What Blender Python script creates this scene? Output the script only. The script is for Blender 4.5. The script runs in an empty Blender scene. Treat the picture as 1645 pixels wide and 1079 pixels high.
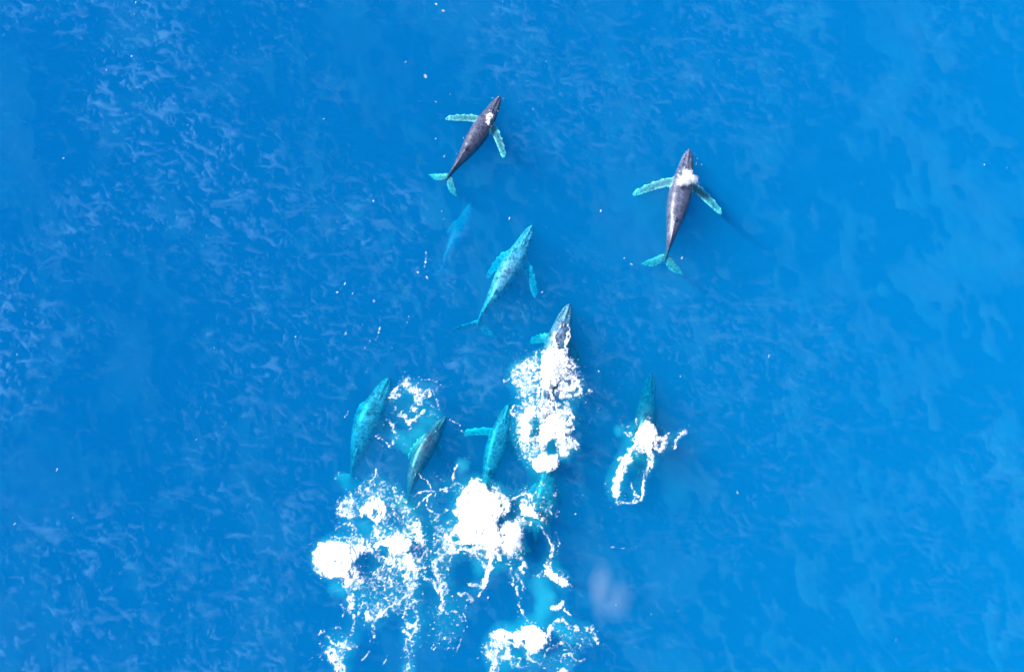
import bpy, bmesh, math, random
import numpy as np
from mathutils import Vector, Matrix

random.seed(7)
rng = np.random.default_rng(11)
scn = bpy.context.scene
col = scn.collection

# ------------------------------------------------------------------ camera, light, exposure
PW, PH = 1645.0, 1079.0                       # the photograph's own frame
CAM_H, CAM_TILT = 84.0, math.radians(11.0)    # a drone, looking almost straight down
VIEW_H = 74.0                                 # metres of sea seen from top to bottom
DIST = CAM_H / math.cos(CAM_TILT)
cam_d = bpy.data.cameras.new("drone_camera")
cam = bpy.data.objects.new("drone_camera", cam_d)
col.objects.link(cam)
cam.location = (0, -CAM_H * math.tan(CAM_TILT), CAM_H)
cam.rotation_euler = (CAM_TILT, 0, 0)
cam_d.sensor_width = 36.0
cam_d.sensor_fit = 'HORIZONTAL'
FPX = (PH / 2) / ((VIEW_H / 2) / DIST)        # focal length in photograph pixels
cam_d.lens = 36.0 * FPX / PW
cam_d.clip_end = 6000
scn.camera = cam

SUN_EL = math.radians(41)
sun_dir = Vector((-0.93, 0.37, 0)).normalized() * math.cos(SUN_EL) + Vector((0, 0, math.sin(SUN_EL)))
sun_d = bpy.data.lights.new("sun", 'SUN')
sun_d.energy = 4.9
sun_d.angle = math.radians(0.5)
sun_d.color = (1.0, 0.96, 0.9)
sun = bpy.data.objects.new("sun", sun_d)
col.objects.link(sun)
sun.rotation_euler = sun_dir.to_track_quat('Z', 'Y').to_euler()
sun.location = (-60, 30, 120)

world = bpy.data.worlds.new("World")
scn.world = world
world.use_nodes = True
wn = world.node_tree.nodes
wl = world.node_tree.links
bg = wn.get('Background') or wn.new('ShaderNodeBackground')
sky = wn.new('ShaderNodeTexSky')
sky.sky_type = 'NISHITA'
sky.sun_disc = False
sky.sun_elevation = SUN_EL
sky.sun_rotation = math.atan2(sun_dir.x, sun_dir.y)
wl.new(sky.outputs[0], bg.inputs[0])
bg.inputs[1].default_value = 0.10
out = wn.get('World Output') or wn.new('ShaderNodeOutputWorld')
wl.new(bg.outputs[0], out.inputs[0])

scn.view_settings.view_transform = 'Standard'
scn.view_settings.look = 'None'
scn.view_settings.gamma = 1.0
scn.view_settings.use_curve_mapping = False
scn.view_settings.exposure = 1.15
scn.cycles.volume_bounces = 5
scn.cycles.max_bounces = 8
scn.render.filter_size = 1.9
scn.cycles.use_denoising = True
scn.cycles.sample_clamp_indirect = 8


def at(px, py, z=0.0):
    """The point at height z that the photograph shows at pixel (px, py)."""
    c, s = math.cos(CAM_TILT), math.sin(CAM_TILT)
    x = np.asarray(px, float) - PW / 2
    y = -(np.asarray(py, float) - PH / 2)
    dx, dy, dz = x, y * c + FPX * s, y * s - FPX * c
    k = (z - CAM_H) / dz
    return np.stack([dx * k, -CAM_H * math.tan(CAM_TILT) + dy * k, np.broadcast_to(z, np.shape(dx * k)) + 0.0], -1)


def px_of(X, Y, Z=0.0):
    c, s = math.cos(CAM_TILT), math.sin(CAM_TILT)
    ry, rz = Y + CAM_H * math.tan(CAM_TILT), Z - CAM_H
    u, v, w = X, ry * c + rz * s, -(-ry * s + rz * c)
    return PW / 2 + FPX * u / w, PH / 2 - FPX * v / w


MPP = VIEW_H / PH


def wave(X, Y):
    return (0.10 * np.sin(0.55 * X + 0.8 * Y + 0.7 * np.sin(0.21 * X - 0.13 * Y)) + 0.06 * np.sin(1.3 * X - 0.9 * Y + 1.1 * np.sin(0.3 * Y))
            + 0.04 * np.sin(-0.4 * X + 2.1 * Y + 0.8 * np.sin(0.5 * X)))


# ------------------------------------------------------------------ helpers
def mesh_obj(name, verts, faces, mat, parent=None, smooth=True):
    me = bpy.data.meshes.new(name)
    verts = np.asarray(verts, np.float32)
    if isinstance(faces, np.ndarray):
        nf, k = faces.shape
        me.vertices.add(len(verts))
        me.vertices.foreach_set('co', verts.ravel())
        me.loops.add(nf * k)
        me.loops.foreach_set('vertex_index', faces.astype(np.int32).ravel())
        me.polygons.add(nf)
        me.polygons.foreach_set('loop_start', np.arange(0, nf * k, k, dtype=np.int32))
        me.polygons.foreach_set('loop_total', np.full(nf, k, dtype=np.int32))
        me.update(calc_edges=True)
    else:
        me.from_pydata(verts.tolist(), [], faces)
    me.validate()
    if smooth:
        me.polygons.foreach_set('use_smooth', np.ones(len(me.polygons), bool))
    if mat:
        me.materials.append(mat)
    o = bpy.data.objects.new(name, me)
    col.objects.link(o)
    o.parent = parent
    return o


def tag(o, label=None, cat=None, group=None, kind=None):
    if label: o['label'] = label
    if cat: o['category'] = cat
    if group: o['group'] = group
    if kind: o['kind'] = kind
    return o


def new_mat(name):
    m = bpy.data.materials.new(name)
    m.use_nodes = True
    m.node_tree.nodes.clear()
    return m, m.node_tree.nodes, m.node_tree.links


# ------------------------------------------------------------------ materials
# sea water: a real body of water that scatters blue and swallows red
def water_volume(name, scat, absorb, g):
    m, n, l = new_mat(name)
    o = n.new('ShaderNodeOutputMaterial')
    add = n.new('ShaderNodeAddShader')
    vs = n.new('ShaderNodeVolumeScatter')
    va = n.new('ShaderNodeVolumeAbsorption')
    d = max(scat)
    vs.inputs['Color'].default_value = (*[c / d for c in scat], 1)
    vs.inputs['Density'].default_value = d
    vs.inputs['Anisotropy'].default_value = g
    da = max(absorb)
    va.inputs['Color'].default_value = (*[1 - c / da for c in absorb], 1)
    va.inputs['Density'].default_value = da
    l.new(vs.outputs[0], add.inputs[0])
    l.new(va.outputs[0], add.inputs[1])
    l.new(add.outputs[0], o.inputs['Volume'])
    return m


M_SEA = water_volume('sea_water', (0.0015, 0.035, 0.078), (1.0, 0.078, 0.039), -0.20)

m, n, l = new_mat('sea_bed_sand')
o_ = n.new('ShaderNodeOutputMaterial')
b_ = n.new('ShaderNodeBsdfDiffuse')
nz = n.new('ShaderNodeTexNoise')
nz.inputs['Scale'].default_value = 0.2
rp = n.new('ShaderNodeValToRGB')
rp.color_ramp.elements[0].color = (0.05, 0.06, 0.06, 1)
rp.color_ramp.elements[1].color = (0.12, 0.12, 0.10, 1)
l.new(nz.outputs[0], rp.inputs[0])
l.new(rp.outputs[0], b_.inputs[0])
l.new(b_.outputs[0], o_.inputs[0])
M_BED = m

m, n, l = new_mat('white_foam')
o_ = n.new('ShaderNodeOutputMaterial')
b_ = n.new('ShaderNodeBsdfPrincipled')
nz = n.new('ShaderNodeTexNoise')
nz.inputs['Scale'].default_value = 4.0
nz.inputs['Detail'].default_value = 6
rp = n.new('ShaderNodeValToRGB')
rp.color_ramp.elements[0].position = 0.3
rp.color_ramp.elements[0].color = (0.62, 0.66, 0.69, 1)
rp.color_ramp.elements[1].position = 0.6
rp.color_ramp.elements[1].color = (0.80, 0.81, 0.81, 1)
tc = n.new('ShaderNodeTexCoord')
l.new(tc.outputs['Object'], nz.inputs['Vector'])
l.new(nz.outputs[0], rp.inputs[0])
l.new(rp.outputs[0], b_.inputs['Base Color'])
b_.inputs['Roughness'].default_value = 0.7
cv = n.new('ShaderNodeAttribute'); cv.attribute_name = 'cover'
tr = n.new('ShaderNodeBsdfTransparent')
mxs = n.new('ShaderNodeMixShader')
l.new(cv.outputs['Fac'], mxs.inputs[0])
l.new(tr.outputs[0], mxs.inputs[1])
l.new(b_.outputs[0], mxs.inputs[2])
l.new(mxs.outputs[0], o_.inputs[0])
M_FOAM = m

def scatter_volume(name, dens):
    m, n, l = new_mat(name)
    o = n.new('ShaderNodeOutputMaterial')
    vs = n.new('ShaderNodeVolumeScatter')
    vs.inputs['Color'].default_value = (0.97, 0.98, 0.98, 1)
    vs.inputs['Density'].default_value = dens
    vs.inputs['Anisotropy'].default_value = -0.3
    l.new(vs.outputs[0], o.inputs['Volume'])
    return m


M_BUBBLE = scatter_volume('bubble_cloud', 0.15)
M_WISP = scatter_volume('sky_sheen_wisp', 0.026)  # added pale layer imitating patchy sky reflections
M_MIST = scatter_volume('blown_mist', 0.042)

m, n, l = new_mat('water_droplets')
o_ = n.new('ShaderNodeOutputMaterial')
b_ = n.new('ShaderNodeBsdfDiffuse')
b_.inputs['Color'].default_value = (0.86, 0.87, 0.88, 1)
l.new(b_.outputs[0], o_.inputs[0])
M_SPRAY = m


def skin_material():
    m, n, l = new_mat('wet_whale_skin')
    o = n.new('ShaderNodeOutputMaterial')
    b = n.new('ShaderNodeBsdfPrincipled')
    rest = n.new('ShaderNodeAttribute'); rest.attribute_name = 'rest'
    pale = n.new('ShaderNodeAttribute'); pale.attribute_name = 'pale'
    mott = n.new('ShaderNodeAttribute'); mott.attribute_name = 'mottle'  # set per whale; higher values paint the bright underwater look into the skin
    # broad worn patches
    n1 = n.new('ShaderNodeTexNoise'); n1.inputs['Scale'].default_value = 1.5; n1.inputs['Detail'].default_value = 5; n1.inputs['Roughness'].default_value = .62
    n1.inputs['Distortion'].default_value = 0.8
    # network of rippling sunlight (caustics), painted into the skin colour
    vo = n.new('ShaderNodeTexVoronoi'); vo.feature = 'DISTANCE_TO_EDGE'; vo.inputs['Scale'].default_value = 1.9
    nd = n.new('ShaderNodeTexNoise'); nd.inputs['Scale'].default_value = 1.5; nd.inputs['Detail'].default_value = 3
    mixv = n.new('ShaderNodeMixRGB'); mixv.blend_type = 'LINEAR_LIGHT'; mixv.inputs[0].default_value = 0.45
    l.new(rest.outputs['Vector'], mixv.inputs[1]); l.new(nd.outputs['Color'], mixv.inputs[2])
    l.new(rest.outputs['Vector'], n1.inputs['Vector']); l.new(rest.outputs['Vector'], nd.inputs['Vector']); l.new(mixv.outputs[0], vo.inputs['Vector'])
    caustic_net = n.new('ShaderNodeMapRange'); caustic_net.inputs[1].default_value = 0.0; caustic_net.inputs[2].default_value = 0.16; caustic_net.inputs[3].default_value = 1; caustic_net.inputs[4].default_value = 0
    l.new(vo.outputs['Distance'], caustic_net.inputs[0])
    pat = n.new('ShaderNodeMapRange'); pat.inputs[1].default_value = .36; pat.inputs[2].default_value = .68; pat.inputs[3].default_value = .12; pat.inputs[4].default_value = .88
    l.new(n1.outputs[0], pat.inputs[0])
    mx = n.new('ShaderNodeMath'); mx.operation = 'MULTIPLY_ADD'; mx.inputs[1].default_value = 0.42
    l.new(caustic_net.outputs[0], mx.inputs[0]); l.new(pat.outputs[0], mx.inputs[2])
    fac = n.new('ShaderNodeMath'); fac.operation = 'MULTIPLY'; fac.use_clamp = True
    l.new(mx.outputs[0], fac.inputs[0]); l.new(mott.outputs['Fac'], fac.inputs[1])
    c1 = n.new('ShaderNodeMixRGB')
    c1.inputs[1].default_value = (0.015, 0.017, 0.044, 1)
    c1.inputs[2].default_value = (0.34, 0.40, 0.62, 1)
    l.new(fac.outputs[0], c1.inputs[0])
    # white pigment of flippers and flukes, broken by dark freckles
    n2 = n.new('ShaderNodeTexNoise'); n2.inputs['Scale'].default_value = 4.2; n2.inputs['Detail'].default_value = 4
    l.new(rest.outputs['Vector'], n2.inputs['Vector'])
    fr = n.new('ShaderNodeMapRange'); fr.inputs[1].default_value = .36; fr.inputs[2].default_value = .56; fr.inputs[3].default_value = .18
    l.new(n2.outputs[0], fr.inputs[0])
    pf = n.new('ShaderNodeMath'); pf.operation = 'MULTIPLY'; pf.use_clamp = True
    l.new(fr.outputs[0], pf.inputs[0]); l.new(pale.outputs['Fac'], pf.inputs[1])
    c2 = n.new('ShaderNodeMixRGB'); c2.inputs[2].default_value = (0.84, 0.86, 0.84, 1)
    l.new(pf.outputs[0], c2.inputs[0]); l.new(c1.outputs[0], c2.inputs[1])
    # fine pale nicks
    n3 = n.new('ShaderNodeTexNoise'); n3.inputs['Scale'].default_value = 9; n3.inputs['Detail'].default_value = 6; n3.inputs['Roughness'].default_value = .7
    l.new(rest.outputs['Vector'], n3.inputs['Vector'])
    nk = n.new('ShaderNodeMapRange'); nk.inputs[1].default_value = .60; nk.inputs[2].default_value = .72; nk.inputs[4].default_value = .5
    l.new(n3.outputs[0], nk.inputs[0])
    c3 = n.new('ShaderNodeMixRGB'); c3.inputs[2].default_value = (0.45, 0.44, 0.46, 1)
    l.new(nk.outputs[0], c3.inputs[0]); l.new(c2.outputs[0], c3.inputs[1])
    l.new(c3.outputs[0], b.inputs['Base Color'])
    b.inputs['Roughness'].default_value = 0.31
    b.inputs['IOR'].default_value = 1.4
    bp = n.new('ShaderNodeBump'); bp.inputs['Strength'].default_value = 0.35; bp.inputs['Distance'].default_value = 0.06
    l.new(n3.outputs[0], bp.inputs['Height']); l.new(bp.outputs[0], b.inputs['Normal'])
    l.new(b.outputs[0], o.inputs[0])
    return m


M_SKIN = skin_material()

# ------------------------------------------------------------------ the sea: one closed body of water with its bed
R, N = 1500.0, 260
g = np.linspace(-1, 1, N)
ax = np.sign(g) * (np.abs(g) * 0.06 + 0.94 * np.abs(g) ** 4) * R
X, Y = np.meshgrid(ax, ax, indexing='xy')
Z = wave(X, Y) * np.exp(-(np.hypot(X, Y) / 220) ** 2)
top = np.stack([X, Y, Z], -1).reshape(-1, 3)
idx = np.arange(N * N).reshape(N, N)
q = np.stack([idx[:-1, :-1], idx[:-1, 1:], idx[1:, 1:], idx[1:, :-1]], -1).reshape(-1, 4)
ring = np.concatenate([idx[0, :-1], idx[:-1, -1], idx[-1, :0:-1], idx[:0:-1, 0]])
low = top[ring].copy(); low[:, 2] = -62.0
base = len(top)
k = len(ring)
sides = np.array([[ring[(i + 1) % k], ring[i], base + i, base + (i + 1) % k] for i in range(k)])
center = np.array([[0, 0, -62.0]])
bot = np.array([[base + (i + 1) % k, base + i, base + k, base + k] for i in range(k)])
faces = [tuple(f) for f in np.concatenate([q, sides]).tolist()] + [(base + (i + 1) % k, base + i, base + k) for i in range(k)]
sea = mesh_obj('sea', np.concatenate([top, low, center]), faces, M_SEA)
tag(sea, 'deep clear blue sea with a gentle swell', kind='structure')
bx = np.linspace(-1, 1, 60) * (R - 1)
X, Y = np.meshgrid(bx, bx)
Z = -50 + 1.5 * np.sin(X * .013) * np.cos(Y * .017)
idx = np.arange(3600).reshape(60, 60)
q = np.stack([idx[:-1, :-1], idx[:-1, 1:], idx[1:, 1:], idx[1:, :-1]], -1).reshape(-1, 4)
mesh_obj('sea_bed', np.stack([X, Y, Z], -1).reshape(-1, 3), q, M_BED, sea)

# ------------------------------------------------------------------ whales
U = np.array([0, .015, .04, .08, .12, .17, .22, .28, .35, .42, .50, .58, .66, .73, .80, .86, .91, .95, .985])
HW = np.array([.006, .022, .036, .050, .060, .069, .079, .091, .099, .100, .094, .082, .066, .051, .035, .024, .017, .014, .010])
HT = np.array([.006, .014, .020, .027, .034, .043, .052, .062, .073, .080, .080, .074, .064, .055, .046, .038, .030, .021, .010])
HB = np.array([.006, .018, .032, .050, .066, .082, .094, .102, .105, .102, .094, .082, .070, .058, .047, .038, .029, .020, .010])


def loft(rings):
    """A closed tube through rings of points (all with the same count)."""
    rings = np.asarray(rings)
    m_, k_ = rings.shape[:2]
    v = rings.reshape(-1, 3).tolist()
    f = []
    for i in range(m_ - 1):
        for j in range(k_):
            a, b = i * k_ + j, i * k_ + (j + 1) % k_
            f.append((a, b, b + k_, a + k_))
    f.append(tuple(range(k_ - 1, -1, -1)))
    f.append(tuple(range((m_ - 1) * k_, m_ * k_)))
    return v, f


def flip_axis(L, side, ang, ln, droop, t):
    root = np.array([.29 * L, side * .070 * L, -.012 * L])
    a = math.radians(ang)
    d = np.array([-math.cos(a), side * math.sin(a), 0.0])
    back = np.array([math.sin(a), side * math.cos(a), 0.0])     # towards the trailing edge
    t = np.asarray(t)[:, None]
    return root + d * ln * t + back * (0.10 * ln) * np.clip(t, 0, 1) ** 2.2 + np.array([0, 0, 1]) * droop * np.clip(t, 0, 1) ** 1.5, d, back


FT = np.linspace(-0.12, 1, 26)
FC = np.interp(FT, [-.12, 0, .15, .4, .65, .85, .95, 1], [.058, .066, .078, .072, .066, .056, .040, .022])


def whale_mesh(L, flips, fluke_droop=(0, 0), tail_wide=1.0, seed=0):
    """The animal in its own straight coordinates: s from snout to tail, y to its left, z up. Returns a list of (verts, faces) solids."""
    r = np.random.default_rng(seed)
    solids = []
    us = np.concatenate([np.linspace(0, .1, 12), np.linspace(.115, .985, 46)])
    th = np.linspace(0, 2 * math.pi, 40, endpoint=False)
    rings = []
    for u in us:
        w, t_, b_ = np.interp(u, U, HW) * L, np.interp(u, U, HT) * L, np.interp(u, U, HB) * L
        c, s = np.cos(th), np.sin(th)
        e = 0.85 if u < .3 else (0.95 if u < .6 else 1.1)
        y = np.sign(c) * np.abs(c) ** e * w
        z = np.where(s > 0, np.abs(s) ** (e if u > .05 else 1) * t_, -np.abs(s) ** .95 * b_)
        if u < .20:       # flat rostrum that is narrower than the lower jaw, with a ridge along its middle
            k_ = np.clip((.20 - u) / .10, 0, 1)
            up = s > 0.25
            y = np.where(up, y * (1 - .16 * k_), y)
            z = np.where(s > 0.05, z * (1 - .22 * k_), z) + k_ * .010 * L * np.exp(-(y / (.010 * L)) ** 2) * (s > 0)
        if u > .62:       # keel along the tail stock
            k_ = np.clip((u - .62) / .1, 0, 1)
            z = z + np.sign(s) * k_ * .006 * L * np.exp(-(y / (.010 * L)) ** 2)
        rings.append(np.stack([np.full_like(y, u * L), y, z], -1))
    solids.append(loft(rings))

    def ball(c, rad, sx=1.0):
        bm = bmesh.new()
        bmesh.ops.create_icosphere(bm, subdivisions=2, radius=rad)
        v = [(c[0] + p.co.x * sx, c[1] + p.co.y, c[2] + p.co.z) for p in bm.verts]
        f = [tuple(p.index for p in q_.verts) for q_ in bm.faces]
        bm.free()
        solids.append((v, f))

    # blowholes with their raised splash guard, knobs on rostrum and jaw
    top_at = lambda u: np.interp(u, U, HT) * L
    for s_ in (-1, 1):
        ball((.178 * L, s_ * .010 * L, top_at(.178) - .006 * L), .014 * L, 1.9)
        for u in np.arange(.025, .16, .022):
            w = np.interp(u, U, HW) * L
            ball((u * L, s_ * w * .62, top_at(u) * .72), .0062 * L)
            ball(((u + .01) * L, s_ * w * .90, top_at(u) * .28), .0062 * L)
    for u in np.arange(.03, .15, .026):
        ball((u * L, 0, top_at(u) * .95), .0062 * L)

    # dorsal fin on its hump
    fin = []
    for t in np.linspace(0, 1, 9):
        ch = .075 * L * (1 - t) ** 0.8 + .006 * L
        s0 = .600 * L + .055 * L * t ** 1.1
        zc = top_at(.64) - .012 * L + .030 * L * t
        a_ = np.linspace(0, 2 * math.pi, 14, endpoint=False)
        fin.append(np.stack([s0 + ch * (.5 + .5 * np.cos(a_)), .010 * L * np.sin(a_) * (1 - .4 * t), np.full(14, zc)], -1))
    solids.append(loft(fin))

    # flukes: two swept lobes with a notch
    for s_ in (-1, 1):
        rr = []
        for t in np.linspace(-.06, 1, 24):
            tt = max(t, 0)
            y = t * .155 * L * tail_wide
            le = (.916 + .132 * tt ** 1.35) * L
            te = (.984 + .072 * tt + .030 * math.sin(math.pi * min(1, tt * 1.05)) + .0035 * math.sin(tt * 43)) * L
            te = max(te, le + .010 * L)
            thk = (.017 * (1 - tt) + .0065) * L
            a_ = np.linspace(0, 2 * math.pi, 20, endpoint=False)
            ss = .5 + .5 * np.cos(a_)
            zz = np.sin(a_) * thk * .5 * np.where(ss < .35, 1.15, .9)
            dz = fluke_droop[0 if s_ > 0 else 1] * tt ** 1.6
            rr.append(np.stack([le + (te - le) * ss, np.full(20, s_ * y), zz + dz], -1))
        solids.append(loft(rr))

    # long knobbly flippers
    for side, f in zip((1, -1), flips):
        if not f:
            continue
        ang, ln, droop = f
        P, d, back = flip_axis(L, side, ang, ln * L, droop, FT)
        rr = []
        for i, t in enumerate(FT):
            ch = FC[i] * L
            lead = ch * .5 + (.010 * L * max(0, math.sin(t * 30)) if 0.1 < t < .96 else 0)
            a_ = np.linspace(0, 2 * math.pi, 18, endpoint=False)
            off = np.where(np.cos(a_) > 0, np.cos(a_) * ch * .5, np.cos(a_) * lead)
            zz = np.sin(a_) * max(.20 * ch, .010 * L) * .5
            rr.append(P[i] + back * off[:, None] + np.array([0, 0, 1]) * zz[:, None])
        solids.append(loft(rr))
    return solids


def remesh(solids, voxel):
    V, F = [], []
    for v, f in solids:
        b = len(V)
        V.extend([tuple(p) for p in v])
        F.extend([tuple(i + b for i in q_) for q_ in f])
    me = bpy.data.meshes.new('raw')
    me.from_pydata(V, [], F)
    bm = bmesh.new(); bm.from_mesh(me)
    bmesh.ops.recalc_face_normals(bm, faces=bm.faces)
    bm.to_mesh(me); bm.free()
    o = bpy.data.objects.new('raw', me)
    col.objects.link(o)
    md = o.modifiers.new('r', 'REMESH'); md.mode = 'VOXEL'; md.voxel_size = voxel; md.adaptivity = 0
    ms = o.modifiers.new('s', 'SMOOTH'); ms.factor = 0.5; ms.iterations = 3
    dg = bpy.context.evaluated_depsgraph_get()
    res = bpy.data.meshes.new_from_object(o.evaluated_get(dg))
    bpy.data.objects.remove(o)
    bpy.data.meshes.remove(me)
    return res


def catmull(P, n=160):
    P = np.asarray(P, float)
    P = np.vstack([2 * P[0] - P[1], P, 2 * P[-1] - P[-2]])
    o = []
    m_ = len(P) - 3
    for i in range(m_):
        t = np.linspace(0, 1, n // m_, endpoint=(i == m_ - 1))[:, None]
        p0, p1, p2, p3 = P[i:i + 4]
        o.append(.5 * (2 * p1 + (p2 - p0) * t + (2 * p0 - 5 * p1 + 4 * p2 - p3) * t ** 2 + (3 * p1 - p0 - 3 * p2 + p3) * t ** 3))
    return np.vstack(o)


def make_whale(label, spine, depth, flips, mottle, wide=1.0, roll=0.0, fluke=(0, 0), tail_wide=1.0, pale=1.0, seed=0):
    """spine: pixels from snout to the notch of the tail; depth: height of the body's axis at as many even steps."""
    spine = np.asarray(spine, float)
    zi = np.interp(np.linspace(0, 1, len(spine)), np.linspace(0, 1, len(depth)), depth)
    C = catmull(np.array([at(p[0], p[1], z) for p, z in zip(spine, zi)]))
    arc = np.concatenate([[0], np.cumsum(np.linalg.norm(np.diff(C, axis=0), axis=1))])
    L = arc[-1] / .985
    me = remesh(whale_mesh(L, flips, fluke, tail_wide, seed), 0.055)
    nv = len(me.vertices)
    co = np.empty(nv * 3, np.float32); me.vertices.foreach_get('co', co)
    co = co.reshape(-1, 3).astype(float)
    rest = co.copy()
    # pigment: white on flippers and towards the rims of the flukes
    pl = np.zeros(nv)
    for side, f in zip((1, -1), flips):
        if f:
            P, d, back = flip_axis(L, side, f[0], f[1] * L, f[2], FT)
            D = np.linalg.norm(co[:, None, :] - P[None], axis=2)
            i = D.argmin(1)
            e = np.abs((co - P[i]) @ back) / (FC[i] * L * .5)
            on = (np.abs(co[:, 1]) > .085 * L) & (D.min(1) < .06 * L) & (co[:, 1] * side > 0)
            pl = np.where(on, np.clip(.13 + .75 * e ** 3 + 1.0 * np.clip(FT[i] - .7, 0, 1), 0, 1), pl)
    y = np.abs(co[:, 1]) / (.155 * L * tail_wide)
    le = (.916 + .132 * np.clip(y, 0, 1) ** 1.35) * L
    te = (.984 + .072 * y + .03 * np.sin(math.pi * np.clip(y, 0, 1))) * L
    e = np.abs((co[:, 0] - le) / np.maximum(te - le, .01 * L) * 2 - 1)
    onf = (co[:, 0] > .93 * L) & (np.abs(co[:, 1]) > .02 * L)
    pl = np.where(onf, np.clip(.18 + .40 * e ** 3 + .3 * np.clip(y - .7, 0, 1), 0, 1), pl)
    # bend along the spine
    s = co[:, 0]
    sc_ = np.clip(s, 0, arc[-1])
    T = np.gradient(C, arc, axis=0); T /= np.linalg.norm(T, axis=1)[:, None]
    interp = lambda A: np.stack([np.interp(sc_, arc, A[:, i]) for i in range(3)], -1)
    Ti = interp(T); Ti /= np.linalg.norm(Ti, axis=1)[:, None]
    Ci = interp(C) + Ti * (s - sc_)[:, None]
    left = np.cross(np.array([0, 0, 1.0]), -Ti); left /= np.linalg.norm(left, axis=1)[:, None]
    up = np.cross(-Ti, left)
    a = math.radians(roll)
    l2, u2 = left * math.cos(a) + up * math.sin(a), up * math.cos(a) - left * math.sin(a)
    body = 1 + (wide - 1) * (np.abs(co[:, 1]) < .12 * L)
    W = Ci + l2 * (co[:, 1] * body)[:, None] + u2 * co[:, 2:3]
    org = C[int(len(C) * .4)].copy()
    me.vertices.foreach_set('co', (W - org).astype(np.float32).ravel())
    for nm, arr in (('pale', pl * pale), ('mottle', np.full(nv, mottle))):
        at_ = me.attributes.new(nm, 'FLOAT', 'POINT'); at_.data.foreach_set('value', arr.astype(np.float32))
    at_ = me.attributes.new('rest', 'FLOAT_VECTOR', 'POINT'); at_.data.foreach_set('vector', (rest + seed * 17.3).astype(np.float32).ravel())
    me.polygons.foreach_set('use_smooth', np.ones(len(me.polygons), bool))
    me.materials.clear(); me.materials.append(M_SKIN)
    me.update()
    me.name = 'humpback_whale'
    o = bpy.data.objects.new('humpback_whale', me)
    col.objects.link(o)
    o.location = org
    return tag(o, label, 'whale', 'humpback whales of the pod')


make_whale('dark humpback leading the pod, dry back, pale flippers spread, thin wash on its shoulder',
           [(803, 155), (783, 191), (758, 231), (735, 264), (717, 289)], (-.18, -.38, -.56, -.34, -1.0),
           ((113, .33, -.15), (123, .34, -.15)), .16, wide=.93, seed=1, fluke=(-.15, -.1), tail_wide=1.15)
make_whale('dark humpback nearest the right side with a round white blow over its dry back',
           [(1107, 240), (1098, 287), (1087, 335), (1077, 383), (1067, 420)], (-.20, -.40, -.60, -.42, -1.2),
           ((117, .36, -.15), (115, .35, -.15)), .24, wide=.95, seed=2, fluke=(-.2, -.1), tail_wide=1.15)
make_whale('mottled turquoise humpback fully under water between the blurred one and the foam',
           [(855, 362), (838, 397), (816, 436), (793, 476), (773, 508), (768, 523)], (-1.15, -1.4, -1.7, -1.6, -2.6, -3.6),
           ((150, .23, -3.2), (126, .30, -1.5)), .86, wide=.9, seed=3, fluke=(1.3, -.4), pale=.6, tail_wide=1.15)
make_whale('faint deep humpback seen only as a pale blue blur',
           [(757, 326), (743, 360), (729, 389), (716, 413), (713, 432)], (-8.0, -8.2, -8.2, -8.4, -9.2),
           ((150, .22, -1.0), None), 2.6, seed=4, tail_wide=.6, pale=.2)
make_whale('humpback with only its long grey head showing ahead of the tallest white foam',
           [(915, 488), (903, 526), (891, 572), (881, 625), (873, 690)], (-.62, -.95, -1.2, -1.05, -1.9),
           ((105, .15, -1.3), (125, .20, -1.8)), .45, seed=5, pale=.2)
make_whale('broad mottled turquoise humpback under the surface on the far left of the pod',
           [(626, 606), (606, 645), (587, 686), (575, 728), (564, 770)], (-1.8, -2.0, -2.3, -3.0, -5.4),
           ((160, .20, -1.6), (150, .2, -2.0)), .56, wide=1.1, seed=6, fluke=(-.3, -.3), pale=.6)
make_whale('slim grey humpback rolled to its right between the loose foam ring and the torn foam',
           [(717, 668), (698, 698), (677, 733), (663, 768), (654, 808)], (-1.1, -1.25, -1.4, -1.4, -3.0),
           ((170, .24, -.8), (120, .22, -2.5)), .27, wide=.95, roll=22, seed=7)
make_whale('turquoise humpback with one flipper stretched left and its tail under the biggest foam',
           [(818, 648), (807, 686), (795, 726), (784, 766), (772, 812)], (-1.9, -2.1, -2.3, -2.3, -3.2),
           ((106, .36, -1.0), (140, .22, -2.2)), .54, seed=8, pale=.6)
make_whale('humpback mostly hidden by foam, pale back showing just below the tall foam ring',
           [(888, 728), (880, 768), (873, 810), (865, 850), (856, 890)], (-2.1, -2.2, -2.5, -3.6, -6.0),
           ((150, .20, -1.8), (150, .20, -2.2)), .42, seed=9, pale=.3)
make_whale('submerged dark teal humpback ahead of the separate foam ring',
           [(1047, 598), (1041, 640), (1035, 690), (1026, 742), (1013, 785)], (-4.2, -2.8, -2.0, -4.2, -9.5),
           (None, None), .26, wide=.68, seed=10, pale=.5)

# ------------------------------------------------------------------ foam on the surface
# densities are laid out on the sea plane as polygons and strokes (photograph pixels), then broken up by a lace of bubble cells
PATCH = {}   # label -> strokes


def poly(patch, amp, pts, soft=5.0):
    PATCH.setdefault(patch, []).append(('p', amp, np.array(pts, float), soft))


def line(patch, amp, w, *pts):
    PATCH.setdefault(patch, []).append(('l', amp, np.array(pts, float), w))


def hole(patch, amp, pts, soft=4.0):
    PATCH.setdefault(patch, []).append(('h', amp, np.array(pts, float), soft))


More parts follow.
